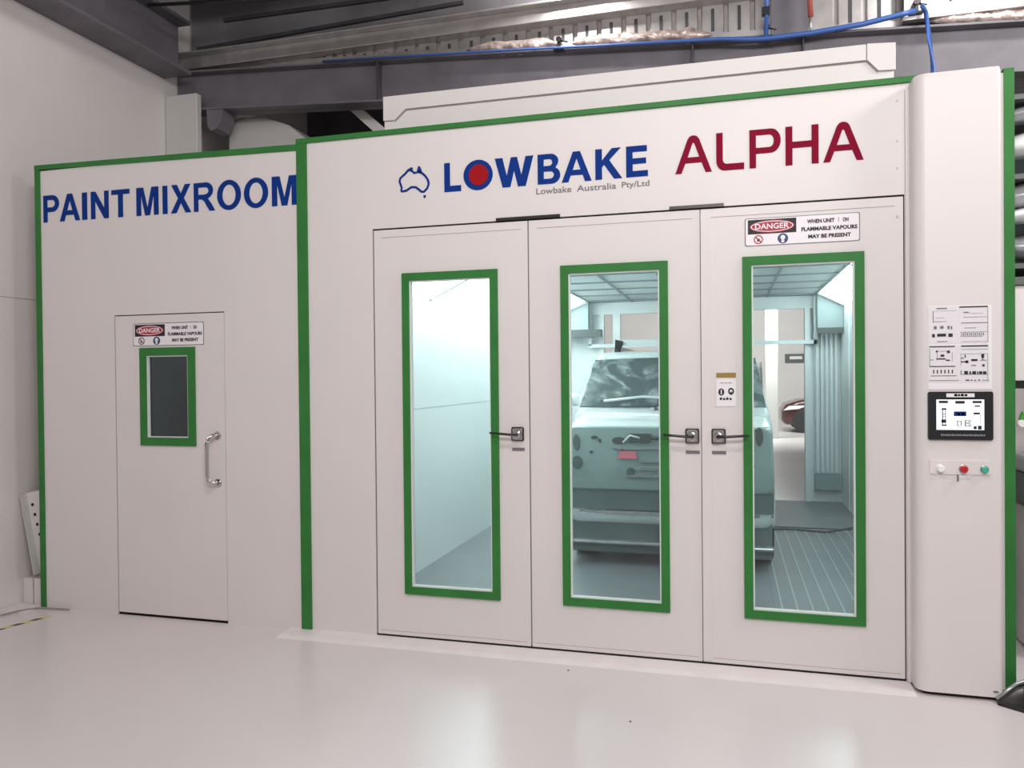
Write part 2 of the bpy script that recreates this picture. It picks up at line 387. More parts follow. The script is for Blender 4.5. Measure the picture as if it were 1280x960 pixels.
door = lab(dr.build('door', MR), 'plain white access door with a small window')
fr = MB()
def rim(fr, x0, x1, z0, z1, w, y0, y1, m):
    fr.box(x0, x1, y0, y1, z1-w, z1, m).box(x0, x1, y0, y1, z0, z0+w, m).box(x0, x0+w, y0, y1, z0+w, z1-w, m).box(x1-w, x1, y0, y1, z0+w, z1-w, m)
    return fr
rim(fr, -3.887, -3.446, 1.177, 1.844, .055, YF-.010, YF+.002, M['green']).build('window_frame', door)
MB().box(-3.86, -3.467, YF+.018, YF+.024, 1.202, 1.818, M['dglass']).build('pane', door)
rim(MB(), -3.832, -3.501, 1.232, 1.789, .007, YF-.004, YF+.018, M['reveal']).build('glazing_bead', door)
h = MB(); hx = -3.315
pts = [(hx+.03, YF+.002, 1.255)]+[(hx+.03-.045*math.sin(t), YF-.055+.055*math.cos(t), 1.255-.0*t) for t in (.4, .8, 1.2)]
h.tube([(hx+.035, YF, 1.25), (hx+.022, YF-.03, 1.25), (hx, YF-.05, 1.235), (hx-.008, YF-.055, 1.20), (hx-.008, YF-.055, 1.10), (hx-.008, YF-.055, .99), (hx, YF-.05, .95), (hx+.022, YF-.03, .935), (hx+.035, YF, .935)],
       [.016, .015, .014, .013, .013, .013, .014, .015, .016], M['chrome'])
h.cyl((hx+.035, YF-.004, 1.25), .028, .008, M['chrome']).cyl((hx+.035, YF-.004, .935), .028, .008, M['chrome'])
lab(h.build('handle', door), 'curved chrome pull handle')
# inside of the mixing room: shelf glimpsed through the pane
b = MB().box(-4.6, -2.8, 5.5, 5.95, 0, .9, M['greybox']).box(-4.6, -2.8, 5.45, 5.97, .9, .94, M['galv'])
tag(b.build('mixing_bench', bevel=.005), 'grey bench inside the mixing room behind the small dark window', 'bench')

# perforated bracket and box in the gap beside the mixing room
t = thing('perforated_angle', 'pale perforated metal angle leaning in the gap by the left wall', 'bracket', (-4.86, 4.5, .19))
b = MB(); P = [(-4.985, .80), (-4.70, .86), (-4.70, .2), (-4.82, .20), (-4.865, .22)]
b.prism(P, 4.52, 4.54, M['wall']); b.prism([(-4.985, .80), (-4.975, .80), (-4.855, .22), (-4.865, .22)], 4.47, 4.53, M['whitecol'])
lab(b.build('plate', t), 'leaning pale metal plate')
for i in range(6):
    q = i/5.6; MB().cyl((-4.915+.115*q, 4.515, .72-.40*q), .011, .004, M['gap'], n=10).build('hole', t)
b = MB().box(-4.995, -4.775, 4.50, 4.80, 0, .185, M['wall'], b=0); b.box(-4.90, -4.894, 4.496, 4.5, 0, .185, M['seam'])
tag(b.build('white_block', bevel=.008), 'squat white boxed kerb block standing in the gap by the left wall', 'block')
t = thing('hazard_tape', 'yellow and black striped tape stuck on the floor near the left wall', 'tape', (-4.6, 4.1, 0))
for i in range(9):
    a, c = i/9, (i+1)/9
    def L(q): return Vector((-4.66+.13*q, 3.74+.53*q, .001))
    pa, pb = L(a), L(c); w = Vector((.018, 0, 0)) ; h_ = Vector((0, 0, .002))
    s_ = Vector((0, .02, 0))
    MB().add([pa-w, pb-w, pb+w+s_, pa+w+s_, pa-w+h_, pb-w+h_, pb+w+s_+h_, pa+w+s_+h_], [(0, 1, 2, 3), (4, 5, 6, 7), (0, 1, 5, 4), (1, 2, 6, 5), (2, 3, 7, 6), (3, 0, 4, 7)],
             M['yellow'] if i % 2 == 0 else M['black']).build('stripe', t)
b = MB().tube([(-4.98, 4.05, .01), (-4.86, 4.15, .01), (-4.82, 4.30, .01), (-4.74, 4.40, .01), (-4.5, 4.42, .008)], .006, M['seam'])
tag(b.build('floor_cable'), 'thin grey cable on the floor beside the hazard tape', 'cable')
b = MB().box(-4.99, -4.76, 4.30, 4.46, 0, .006, M['curb']); tag(b.build('floor_plate'), 'small pale plate on the floor in front of the white block', 'plate')

# ------------------------------------------------------------------ spray booth
SB = thing('spray_booth', 'white panelled spray booth with green trim and three glazed doors', 'booth', (-.6, YF, 0))
L0, L1, LT = -2.137, .886, 2.553
b = MB()
b.box(-2.60, L0, YF, YF+.06, .012, ZT-.02, M['panel']).box(L1, 1.345, YF, YF+.06, .012, ZT-.02, M['panel']).box(L0, L1, YF, YF+.06, LT, ZT-.02, M['panel'])
b.build('front_panel', SB)
MB().box(-2.66, -2.588, YF-.012, YF+.06, .0, ZT-.01, M['green']).build('corner_trim', SB)
MB().box(1.341, 1.388, YF-.006, YF+.06, .01, ZT-.0, M['green']).build('corner_trim', SB)
MB().box(-2.66, 1.0, YF-.014, YF+.08, ZT-.022, ZT+.008, M['green']).build('top_trim', SB)
# walls, roof of the booth
YR = 10.5
MB().box(-2.60, -2.50, YF+.06, YR, 0, ZT-.02, M['panelin']).box(-2.502, -2.4985, YF+.06, YR, 1.36, 1.364, M['grid']).build('side_wall', SB)
b = MB().box(1.36, 1.40, YF+.06, YR, 0, ZT-.02, M['panelin'])
for i in range(5): b.box(1.352, 1.36, 6.2+i*.9, 6.2+i*.9+.04, 0, 2.44, M['panelin'])
b.build('side_wall', SB)
b = MB().box(-2.60, -1.66, YR, YR+.08, 0, ZT-.02, M['panelin']).box(.93, 1.40, YR, YR+.08, 0, ZT-.02, M['panelin']).box(-1.66, .93, YR, YR+.08, 2.47, ZT-.02, M['panelin'])
b.build('rear_wall', SB)
MB().box(-2.60, 1.40, YF+.06, YR+.08, ZT-.06, ZT-.02, M['panel']).build('roof', SB)
MB().box(-2.50, 1.36, YF+.06, YR, .001, .006, M['boothfloor']).build('booth_floor', SB)
# ceiling filters with grid
ZC = 2.62
b = MB().box(-1.82, 1.06, YF+.08, YR, ZC, ZC+.04, M['filter'])
b.build('ceiling_filter', SB)
b = MB()
for i in range(9):
    yy = 4.9+i*.66; b.box(-1.82, 1.06, yy, yy+.025, ZC-.015, ZC+.002, M['grid'])
for i in range(6):
    xx = -1.82+i*.571; b.box(xx, xx+.025, YF+.1, YR, ZC-.012, ZC+.002, M['grid'])
b.build('filter_grid', SB)
for xa, xb, zlo in ((-1.82, -2.50, 2.30), (1.06, 1.36, 2.46)):
    MB().prism([(xa, ZC), (xb, zlo), (xb, zlo+.03), (xa, ZC+.03)], 5.0, YR-.3, M['lamp']).build('lamp_panel', SB)
    for i in range(5):
        yy = 5.0+i*(YR-5.33)/4; MB().prism([(xa, ZC-.008), (xb, zlo-.008), (xb, zlo+.035), (xa, ZC+.04)], yy, yy+.05, M['panelin']).build('lamp_frame', SB)
# folded end hoods of the lamp boxes on the rear wall
MB().prism([(1.06, 2.61), (1.355, 2.45), (1.355, 2.14), (1.06, 2.14)], YR-.25, YR-.02, M['greybox']).prism([(1.06, 2.12), (1.355, 2.12), (1.355, 2.19), (1.06, 2.19)], YR-.27, YR-.25, M['shelf']).build('end_hood', SB)
MB().prism([(-2.49, 2.29), (-1.80, 2.61), (-1.80, 2.24), (-2.49, 2.24)], YR-.25, YR-.02, M['greybox']).prism([(-2.25, 2.14), (-1.62, 2.14), (-1.62, 2.24), (-2.25, 2.24)], YR-.3, YR-.2, M['shelf']).build('end_hood', SB)
# white frame round the rear opening
b = MB(); b.box(-1.82, -1.78, YR-.12, YR-.06, 2.03, 2.61, M['carwhite']).box(1.03, 1.07, YR-.12, YR-.06, 2.0, 2.61, M['carwhite']).box(-1.82, 1.07, YR-.12, YR-.06, 2.0, 2.05, M['carwhite']).box(-1.8, 1.05, YR-.05, YR, 2.45, 2.61, M['panelin'])
b.build('rear_door_frame', SB)
for xx, w in ((.93, .06), (-1.68, .06), (-1.50, .10)):
    MB().box(xx, xx+w, YR-.06, YR+.02, .01, 2.47, M['panelin']).build('rear_jamb', SB)
b = MB()
for i in range(5): b.box(1.06+.055*i, 1.09+.055*i, YR-.06, YR-.02, .38, 2.16, M['panelin'])
b.box(1.04, 1.34, YR-.025, YR-.005, .36, 2.17, M['filter']).box(1.04, 1.34, YR-.08, YR-.02, .16, .36, M['greybox'])
lab(b.build('exhaust_panel', SB), 'ribbed exhaust panel with a grey base')
# floor grating let into the floor
b = MB().box(.30, 1.18, 4.7, 8.6, .006, .010, M['boothfloor'])
for i in range(9): b.box(.34+.1*i, .352+.1*i, 4.75, 8.55, .010, .014, M['greybox'])
b.box(.3, 1.2, 8.6, 8.62, .006, .02, M['shelf'])
lab(b.build('floor_grating', SB), 'floor grating of long pale bars')
# doors
def leaf(x0, x1, wx, handle_x, hdir, label, grooves=True):
    W0, W1, Z0, Z1 = wx, wx+.615, .285, 2.267
    b = MB(); ya, yb = YF+.004, YF+.050; zb_, zt_ = .022, LT-.010; i0, i1, k0, k1 = W0+.028, W1-.028, Z0+.028, Z1-.028
    for bx in ((x0, i0, zb_, zt_), (i1, x1, zb_, zt_), (i0, i1, zb_, k0), (i0, i1, k1, zt_)): b.box(bx[0], bx[1], ya, yb, bx[2], bx[3], M['panel'])
    b.box(x0+.05, x1-.04, YF+.0035, ya, zt_-.049, zt_-.046, M['seam'])
    b.box(x0+.02, x1-.02, YF+.0036, ya, .045, .047, M['seam'])
    d = lab(b.build('door', SB), label)
    rim(MB(), W0, W1, Z0, Z1, .047, YF-.012, YF+.004, M['green']).build('window_frame', d)
    rim(MB(), W0+.047, W1-.047, Z0+.047, Z1-.047, .008, YF-.004, YF+.030, M['reveal']).build('glazing_bead', d)
    MB().box(W0+.03, W1-.03, YF+.024, YF+.030, Z0+.03, Z1-.03, M['glass']).build('pane', d)
    # handle: dark square rose, chrome boss, long lever
    hx, hz = handle_x, 1.283
    h = MB(); P = [(hx-.034, hz-.040), (hx+.034, hz-.040), (hx+.038, hz-.034), (hx+.038, hz+.034), (hx+.032, hz+.042), (hx-.032, hz+.042), (hx-.038, hz+.034), (hx-.038, hz-.034)]
    h.prism(P, YF-.010, YF+.004, M['dkmetal'])
    h.prism([(hx+(p[0]-hx)*.82, hz+(p[1]-hz)*.84) for p in P], YF-.013, YF-.010, M['chrome'])
    hh = lab(h.build('handle', d, bevel=.002), 'chrome lever handle on a dark square rose')
    MB().cyl((hx, YF-.045, hz-.002), .022, .035, M['chrome'], r2=.027).build('boss', hh, bevel=.003)
    MB().tube([(hx-.01*hdir, YF-.045, hz), (hx+.04*hdir, YF-.05, hz), (hx+.09*hdir, YF-.054, hz+.004), (hx+.155*hdir, YF-.05, hz+.008), (hx+.158*hdir, YF-.046, hz+.008)], [.009, .008, .0075, .007, .006], M['dkmetal']).cyl((hx+.150*hdir-.004, YF-.052, hz+.008), .007, .008, M['chrome'], n=10).build('lever', hh)
    MB().box(hx-.036, hx+.04, YF+.001, YF+.004, hz-.100, hz-.082, M['inkgrey']).build('latch_slot', d)
    return d
d1 = leaf(-2.129, -1.139, -1.939, -1.208, -1, 'left glazed door leaf showing the empty bright booth wall')
d2 = leaf(-1.131, -.150, -.941, -.198, -1, 'middle glazed door leaf showing the white vehicle')
d3 = leaf(-.145, .880, .076, -.056, 1, 'right glazed door leaf with the danger sign')
MB().box(-.1455, -.092, YF-.003, YF+.004, .03, LT-.02, M['panel']).build('meeting_stile', d3)
b = MB().box(-2.137, -2.129, YF+.014, YF+.06, .012, LT, M['gap']).box(.880, .886, YF+.014, YF+.06, .012, LT, M['gap']).box(-2.137, .886, YF+.014, YF+.06, LT-.010, LT, M['gap'])
b.box(-1.139, -1.131, YF+.02, YF+.06, .012, LT, M['seam']).box(-.150, -.145, YF+.02, YF+.06, .012, LT, M['seam'])
b.box(-2.137, .886, YF+.006, YF+.06, .0, .022, M['gap'])
b.build('door_gap', SB)
for x0, x1 in ((-1.33, -.94), (-.315, -.02)):
    MB().box(x0, x1, YF-.006, YF+.004, LT-.002, LT+.016, M['dkmetal']).build('top_catch', SB)
for i, z in enumerate((3.04, 2.83, 2.69, 2.44)):
    MB().cyl((.852, YF-.001, z), .007, .003, M['whitecol'], n=10).build('screw_cap', SB)
# pale ramp strip along the front
b = MB(); b.prism([(YF, 0), (YF, .012), (YF-.13, .010), (YF-.178, 0)], -2.745, .90, M['curb'], 'x')
tag(b.build('threshold_ramp'), 'long white threshold strip on the floor below the three doors', 'ramp')
# top casing (raised plenum) behind the top edge
PC = thing('top_casing', 'cream boxed casing with chamfered end caps on the booth roof', 'casing', (-.6, 5, ZT-.02))
MB().box(-2.118, .868, 4.60, 5.95, ZT-.02, 3.405, M['panel']).build('casing_body', PC)
b = MB(); b.prism([(-2.122, 3.270), (-2.045, 3.268), (-1.970, 3.332), (.728, 3.322), (.728, 3.408), (-2.122, 3.424)], 4.588, 4.60, M['panel'])
b.build('edge_cap', PC, bevel=.002)
b = MB(); b.prism([(.733, 3.322), (.789, 3.258), (.875, 3.254), (.875, 3.400), (.733, 3.410)], 4.586, 4.60, M['panel']); b.build('end_cap', PC, bevel=.002)
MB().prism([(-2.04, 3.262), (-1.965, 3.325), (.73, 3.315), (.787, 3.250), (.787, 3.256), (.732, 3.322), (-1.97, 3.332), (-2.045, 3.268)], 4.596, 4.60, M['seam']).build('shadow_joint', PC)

# ------------------------------------------------------------------ control column
CC = thing('control_column', 'tall white rounded control column at the right of the doors', 'column', (1.1, 4.37, 0))
def rr(x0, x1, y0, y1, rl, rr_):
    P = [(x1, y1), (x0, y1)]
    P += [(x0+rl-rl*math.cos(t), y0+rl-rl*math.sin(t)) for t in [math.pi/2*i/8 for i in range(9)]]
    P += [(x1-rr_+rr_*math.sin(t), y0+rr_-rr_*math.cos(t)) for t in [math.pi/2*i/5 for i in range(6)]]
    return P
Pc = rr(.905, 1.290, 4.300, YF, .055, .018)
b = MB(); z0, z1 = .022, 3.118
rings = [[(p[0], p[1], z0) for p in Pc], [(p[0], p[1], z1-.02) for p in Pc], [(p[0]+(1.1-p[0])*.02, p[1]+(4.37-p[1])*.05, z1) for p in Pc]]
n = len(Pc); b.add([q for r in rings for q in r], [(i*n+k, i*n+(k+1) % n, (i+1)*n+(k+1) % n, (i+1)*n+k) for i in range(2) for k in range(n)]+[tuple(range(n)), tuple(range(2*n, 3*n))], M['panel'])
b.build('casing', CC)
Pd = rr(.93, 1.27, 4.325, YF, .05, .015)
MB().prism(Pd, 0, .024, M['gap'], 'z').build('shadow_gap', CC)  # black fill painted in as the shadow gap under the column
MB().box(.888, .906, YF-.020, YF, .014, 3.09, M['panel']).build('side_return', CC)
YC = 4.300
# touch panel
b = MB().box(.958, 1.246, YC-.012, YC+.001, 1.290, 1.529, M['black'], b=.006)
tp = b.build('touch_panel', CC)
MB().box(.995, 1.206, YC-.0135, YC-.012, 1.340, 1.490, M['screen']).build('screen', tp)
b = MB(); yq = YC-.0145
def wd(x0, z0, x1, z1, m): b.box(.958+(x0-85)/(722-85)*.288, .958+(x1-85)/(722-85)*.288, yq, yq+.0008, 1.529-(z1-80)/(565-80)*.239, 1.529-(z0-80)/(565-80)*.239, m)
for q in ((190, 170, 280, 195), (352, 172, 445, 200), (520, 172, 610, 195), (218, 245, 265, 262), (215, 360, 262, 392), (218, 412, 266, 424), (530, 288, 592, 308), (530, 425, 560, 455), (572, 420, 608, 458), (370, 370, 378, 424), (446, 370, 456, 426), (484, 372, 490, 424), (500, 372, 504, 424)): wd(*q, M['ink'])
for q in ((222, 262, 232, 420), (252, 262, 260, 420), (222, 300, 260, 306), (222, 326, 260, 330), (595, 308, 599, 400), (540, 215, 595, 232), (370, 370, 412, 376), (370, 418, 408, 424), (406, 376, 416, 418), (446, 366, 506, 372), (446, 422, 506, 428), (460, 390, 482, 400)): wd(*q, M['inkgrey'])
wd(338, 278, 460, 325, M['navy'])
b.build('screen_display', tp)
b = MB(); wd(372, 290, 400, 316, M['white']); wd(412, 290, 440, 316, M['white'])
wd(265, 97, 540, 135, M['white'])
wd(342, 102, 372, 127, M['ink']); wd(378, 104, 400, 126, M['ink']); wd(406, 102, 436, 127, M['ink']); wd(442, 104, 470, 126, M['ink'])
for i in range(24):
    wd(210+i*18.2, 506+(i % 3), 222+i*18.2, 526-(i % 2)*3, M['silver'])
b.build('label_strip', tp)
# fix stacking of marks over the white label
# button strip
bs = MB().box(.966, 1.237, YC-.006, YC+.001, 1.118, 1.187, M['panel'], b=.004).build('button_strip', CC)
for i, (x, m, nm, r) in enumerate(((1.012, 'btnw', 'white push button', .018), (1.116, 'btnr', 'red push button', .0185), (1.208, 'btng', 'green push button', .0165))):
    k = MB().cyl((x, YC-.012, 1.146), r+.003, .008, M['silver'] if i else M['btnw']).cyl((x, YC-.030, 1.146), r*.82, .02, M[m], r2=r)
    lab(k.build('push_button', bs, bevel=.002), nm)
MB().box(1.088, 1.096, YC-.004, YC, 1.085, 1.118, M['inkgrey']).box(1.096, 1.15, YC-.002, YC, 1.098, 1.118, M['paper']).build('hanging_tab', bs)
MB().box(1.245, 1.268, YC-.001, YC+.002, .045, .055, M['inkgrey']).build('small_marking', CC)

# instruction chart: four diagram pages on one white backing
IC = thing('instruction_chart', 'white instruction chart of four diagram pages above the touch screen', 'chart', (1.1, YC, 1.55))
MB().box(.962, 1.243, YC-.0015, YC, 1.540, 1.955, M['white']).build('backing_sheet', IC)
def page(px0, py0, px1, py1, items, name):
    b = MB()
    def X(u): return .962+(u-90)/(760-90)*.281-.002
    def Z(v): return 1.955-(v-80)/(950-80)*.400
    b.box(X(px0), X(px1), YC-.0028, YC-.0015, Z(py1), Z(py0), M['paper'])
    for (a, c, d, e, k) in items: b.box(X(a), X(d), YC-.0036, YC-.0028, Z(e), Z(c), M[k])
    o = b.build('diagram_page', IC)
i, g = 'ink', 'inkgrey'
page(100, 85, 420, 485, [(185, 100, 295, 112, g), (145, 135, 152, 255, g), (145, 245, 290, 250, g), (145, 132, 400, 134, g), (175, 205, 270, 208, g), (155, 295, 185, 330, g), (222, 295, 258, 325, g), (300, 295, 322, 330, g), (335, 300, 350, 335, g),
    (135, 380, 165, 418, i), (190, 378, 285, 410, i), (310, 378, 355, 415, i), (190, 460, 300, 468, g)], '')
page(430, 88, 735, 485, [(425, 90, 722, 104, i), (470, 150, 525, 162, g), (530, 166, 680, 168, g), (470, 205, 715, 209, g), (445, 266, 725, 272, i), (480, 320, 600, 326, g), (440, 365, 725, 369, g), (440, 412, 670, 416, g), (450, 468, 730, 471, g)] +
    [(445+k*42, 368, 450+k*42, 414, i) for k in range(6)]+[(462+k*42, 378, 474+k*42, 404, g) for k in range(6)]+[(722, 100, 726, 470, g)], '')
page(100, 500, 420, 905, [(105, 513, 378, 525, i), (107, 540, 111, 735, i), (107, 728, 382, 738, i), (175, 560, 195, 580, i), (295, 562, 325, 590, i), (225, 605, 265, 628, i), (180, 645, 280, 658, i), (282, 660, 325, 674, i), (115, 658, 150, 664, i), (190, 566, 300, 570, g), (186, 570, 190, 660, g),
    (348, 580, 352, 680, g), (120, 832, 395, 838, i), (100, 882, 420, 888, g)]+[(145+k*40, 770, 157+k*40, 808, i) for k in range(6)], '')
page(430, 500, 740, 905, [(445, 510, 725, 524, i), (445, 550, 725, 554, g), (440, 600, 722, 603, g), (440, 600, 443, 720, g), (720, 600, 723, 890, g), (480, 610, 492, 640, i), (550, 658, 615, 680, i), (655, 605, 685, 645, i), (665, 645, 675, 665, i), (640, 668, 710, 674, i), (440, 680, 520, 692, i), (490, 672, 520, 700, i),
    (440, 640, 470, 652, g), (550, 720, 600, 730, g), (665, 715, 690, 738, i), (475, 785, 515, 820, i), (530, 790, 548, 820, i), (560, 788, 600, 820, i), (610, 792, 625, 818, i), (632, 790, 665, 820, i), (672, 790, 708, 822, i), (440, 780, 447, 820, i), (440, 818, 725, 824, g), (490, 878, 530, 890, i), (545, 878, 562, 890, i), (580, 882, 600, 892, i), (625, 876, 640, 890, i), (665, 882, 735, 888, g)], '')

# ------------------------------------------------------------------ lettering
def box_(x0, z0, x1, z1): return [(x0, z0), (x1, z0), (x1, z1), (x0, z1)]
G = {}
G['I'] = [box_(0, 0, 1, 1)]
G['L'] = [[(0, 0), (1, 0), (1, .2), (.34, .2), (.34, 1), (0, 1)]]
G['T'] = [[(.37, 0), (.63, 0), (.63, .83), (1, .83), (1, 1), (0, 1), (0, .83), (.37, .83)]]
G['N'] = [[(0, 0), (.24, 0), (.24, .66), (.75, 0), (1, 0), (1, 1), (.76, 1), (.76, .36), (.25, 1), (0, 1)]]
G['M'] = [[(0, 0), (.21, 0), (.21, .76), (.39, 0), (.61, 0), (.79, .76), (.79, 0), (1, 0), (1, 1), (.69, 1), (.5, .26), (.31, 1), (0, 1)]]
G['X'] = [[(0, 0), (.27, 0), (.5, .35), (.73, 0), (1, 0), (.64, .52), (.97, 1), (.70, 1), (.5, .68), (.30, 1), (.03, 1), (.36, .52)]]
G['A'] = [[(0, 0), (.22, 0), (.30, .22), (.70, .22), (.78, 0), (1, 0), (.62, 1), (.38, 1)], [(.365, .39), (.635, .39), (.5, .77)]]
G['P'] = [[(0, 0), (.25, 0), (.25, .38), (.55, .38)]+arc(.58, .69, .42, .31, -90, 90, 12)+[(0, 1)], [(.25, .55), (.52, .55)]+arc(.55, .69, .20, .14, -90, 90, 8)+[(.25, .83)]]
G['R'] = [[(0, 0), (.21, 0), (.21, .42), (.35, .42), (.48, .36), (.74, 0), (1, 0), (.80, .28), (.66, .43)]+arc(.58, .72, .33, .28, -55, 90, 10)+[(0, 1)], [(.21, .58), (.50, .58)]+arc(.54, .71, .16, .125, -90, 90, 8)+[(.21, .835)]]
G['O'] = [arc(.5, .5, .5, .52, 0, 350, 35), arc(.5, .5, .28, .36, 0, 350, 35)]
G['0'] = [arc(.5, .5, .5, .52, 0, 350, 35)]
G['W'] = [[(.20, 0), (.40, 0), (.5, .55), (.60, 0), (.80, 0), (1, 1), (.80, 1), (.69, .38), (.58, 1), (.42, 1), (.31, .38), (.20, 1), (0, 1)]]
G['B'] = [[(0, 0), (.55, 0)]+arc(.62, .28, .38, .28, -90, 60, 12)+[(.78, .53)]+arc(.56, .755, .36, .245, -30, 90, 10)+[(0, 1)], [(.27, .17), (.55, .17)]+arc(.57, .295, .15, .125, -90, 90, 8)+[(.27, .42)], [(.27, .60), (.50, .60)]+arc(.52, .715, .13, .115, -90, 90, 8)+[(.27, .83)]]
G['K'] = [[(0, 0), (.27, 0), (.27, .42), (.36, .52), (.66, 0), (1, 0), (.56, .70), (.96, 1), (.62, 1), (.27, .68), (.27, 1), (0, 1)]]
G['K'] = [[(0, 0), (.25, 0), (.25, .40), (.33, .48), (.70, 0), (1, 0), (.52, .62), (.95, 1), (.62, 1), (.25, .62), (.25, 1), (0, 1)]]
G['E'] = [[(0, 0), (1, 0), (1, .19), (.30, .19), (.30, .42), (.92, .42), (.92, .60), (.30, .60), (.30, .81), (.96, .81), (.96, 1), (0, 1)]]
# rounded wide letters of the second word
G['a'] = [[(0, 0), (.17, 0), (.28, .27), (.72, .27), (.83, 0), (1, 0), (.66, .90), (.60, .975), (.53, 1), (.47, 1), (.40, .975), (.34, .90)], [(.34, .42), (.66, .42), (.53, .78), (.5, .82), (.47, .78)]]
G['l'] = [[(0, 1), (0, .26)]+arc(.30, .26, .30, .26, 180, 270, 8)[1:]+[(1, 0), (1, .17), (.38, .17)]+arc(.38, .29, .145, .12, 270, 180, 6)[1:]+[(.235, 1)]]
G['p'] = [[(0, 0), (.21, 0), (.21, .37), (.66, .37)]+arc(.68, .685, .32, .315, -85, 90, 12)+[(0, 1)], [(.21, .52), (.62, .52)]+arc(.64, .685, .14, .165, -90, 90, 8)+[(.21, .85)]]
G['h'] = [[(0, 0), (.21, 0), (.21, .44), (.79, .44), (.79, 0), (1, 0), (1, 1), (.79, 1), (.79, .60), (.21, .60), (.21, 1), (0, 1)]]
def word(root, glyphs, spans, z0, z1, m, y=YF-.004, slope=0):
    for gch, (x0, x1) in zip(glyphs, spans):
        b = MB(); b.flat(G[gch], M[m], y, .004, lambda p: (x0+p[0]*(x1-x0), z0+slope*(x0-spans[0][0])+p[1]*(z1-z0)))
        b.build('letter', root)
LA = thing('room_lettering', 'large blue capitals PAINT MIXROOM on the mixing room front', 'lettering', (-3.7, YF, 2.75))
word(LA, 'PAINTMIXROOM', [(-4.694, -4.557), (-4.55, -4.376), (-4.356, -4.314), (-4.28, -4.131), (-4.106, -3.956), (-3.899, -3.72), (-3.686, -3.648), (-3.62, -3.46), (-3.438, -3.274), (-3.257, -3.076), (-3.053, -2.873), (-2.845, -2.662)], 2.752, 2.942, 'navy', slope=-.005)
LB = thing('booth_lettering', 'bold blue capitals on the booth header with a red dot in the O', 'lettering', (-1, YF, 2.75))
word(LB, 'L0WBAKE', [(-1.655, -1.548), (-1.532, -1.348), (-1.334, -1.098), (-1.072, -.937), (-.928, -.753), (-.731, -.577), (-.554, -.432)], 2.748, 2.922, 'navy', slope=.003)
b = MB(); b.flat([arc(-1.436, 2.835, .060, .063, 0, 350, 30)], M['dotred'], YF-.006, .002); lab(b.build('dot', LB), 'red dot inside the letter O')
for w_, xa, xb, za in (('Lowbake', -1.082, -.872, 2.692), ('Australia', -.840, -.612, 2.692), ('Pty/Ltd', -.580, -.424, 2.684)):
    MB().text(w_, xa, xb, za, 2.728, YF-.0015, M['inkgrey'], bold=.01).build('small_lettering', LB)
LC = thing('model_lettering', 'crimson rounded capitals ALPHA on the booth header', 'lettering', (.2, YF, 2.75))
word(LC, 'alpha', [(-.28, -.082), (-.058, .089), (.117, .279), (.303, .47), (.493, .691)], 2.748, 2.955, 'crimson', slope=.001)
# outline of a map
pm = [(-1.956, 2.835), (-1.950, 2.858), (-1.915, 2.885), (-1.895, 2.905), (-1.870, 2.917), (-1.860, 2.912), (-1.862, 2.897), (-1.848, 2.886), (-1.834, 2.888), (-1.830, 2.905), (-1.822, 2.922), (-1.810, 2.912), (-1.800, 2.885), (-1.772, 2.858),
      (-1.755, 2.832), (-1.750, 2.805), (-1.762, 2.775), (-1.787, 2.754), (-1.808, 2.756), (-1.827, 2.772), (-1.845, 2.786), (-1.870, 2.788), (-1.900, 2.770), (-1.935, 2.766), (-1.945, 2.775), (-1.942, 2.795)]
def inset(P, d):
    out = []; N = len(P)
    for k in range(N):
        p0, p1, p2 = Vector(P[k-1]), Vector(P[k]), Vector(P[(k+1) % N])
        e1 = (p1-p0).normalized(); e2 = (p2-p1).normalized()
        n1 = Vector((e1.y, -e1.x)); n2 = Vector((e2.y, -e2.x)); nn = (n1+n2); nn = nn.normalized() if nn.length > .1 else n1
        out.append(tuple(p1+nn*d))
    return out
mp = thing('map_emblem', 'small blue outline map of Australia left of the blue capitals', 'emblem', (-1.85, YF, 2.73))
b = MB(); b.flat([pm, inset(pm, .0135)], M['navy'], YF-.003, .003); b.build('outline', mp)
MB().flat([[(-1.794, 2.738), (-1.775, 2.740), (-1.780, 2.722), (-1.788, 2.722)]], M['navy'], YF-.003, .003).build('island', mp)

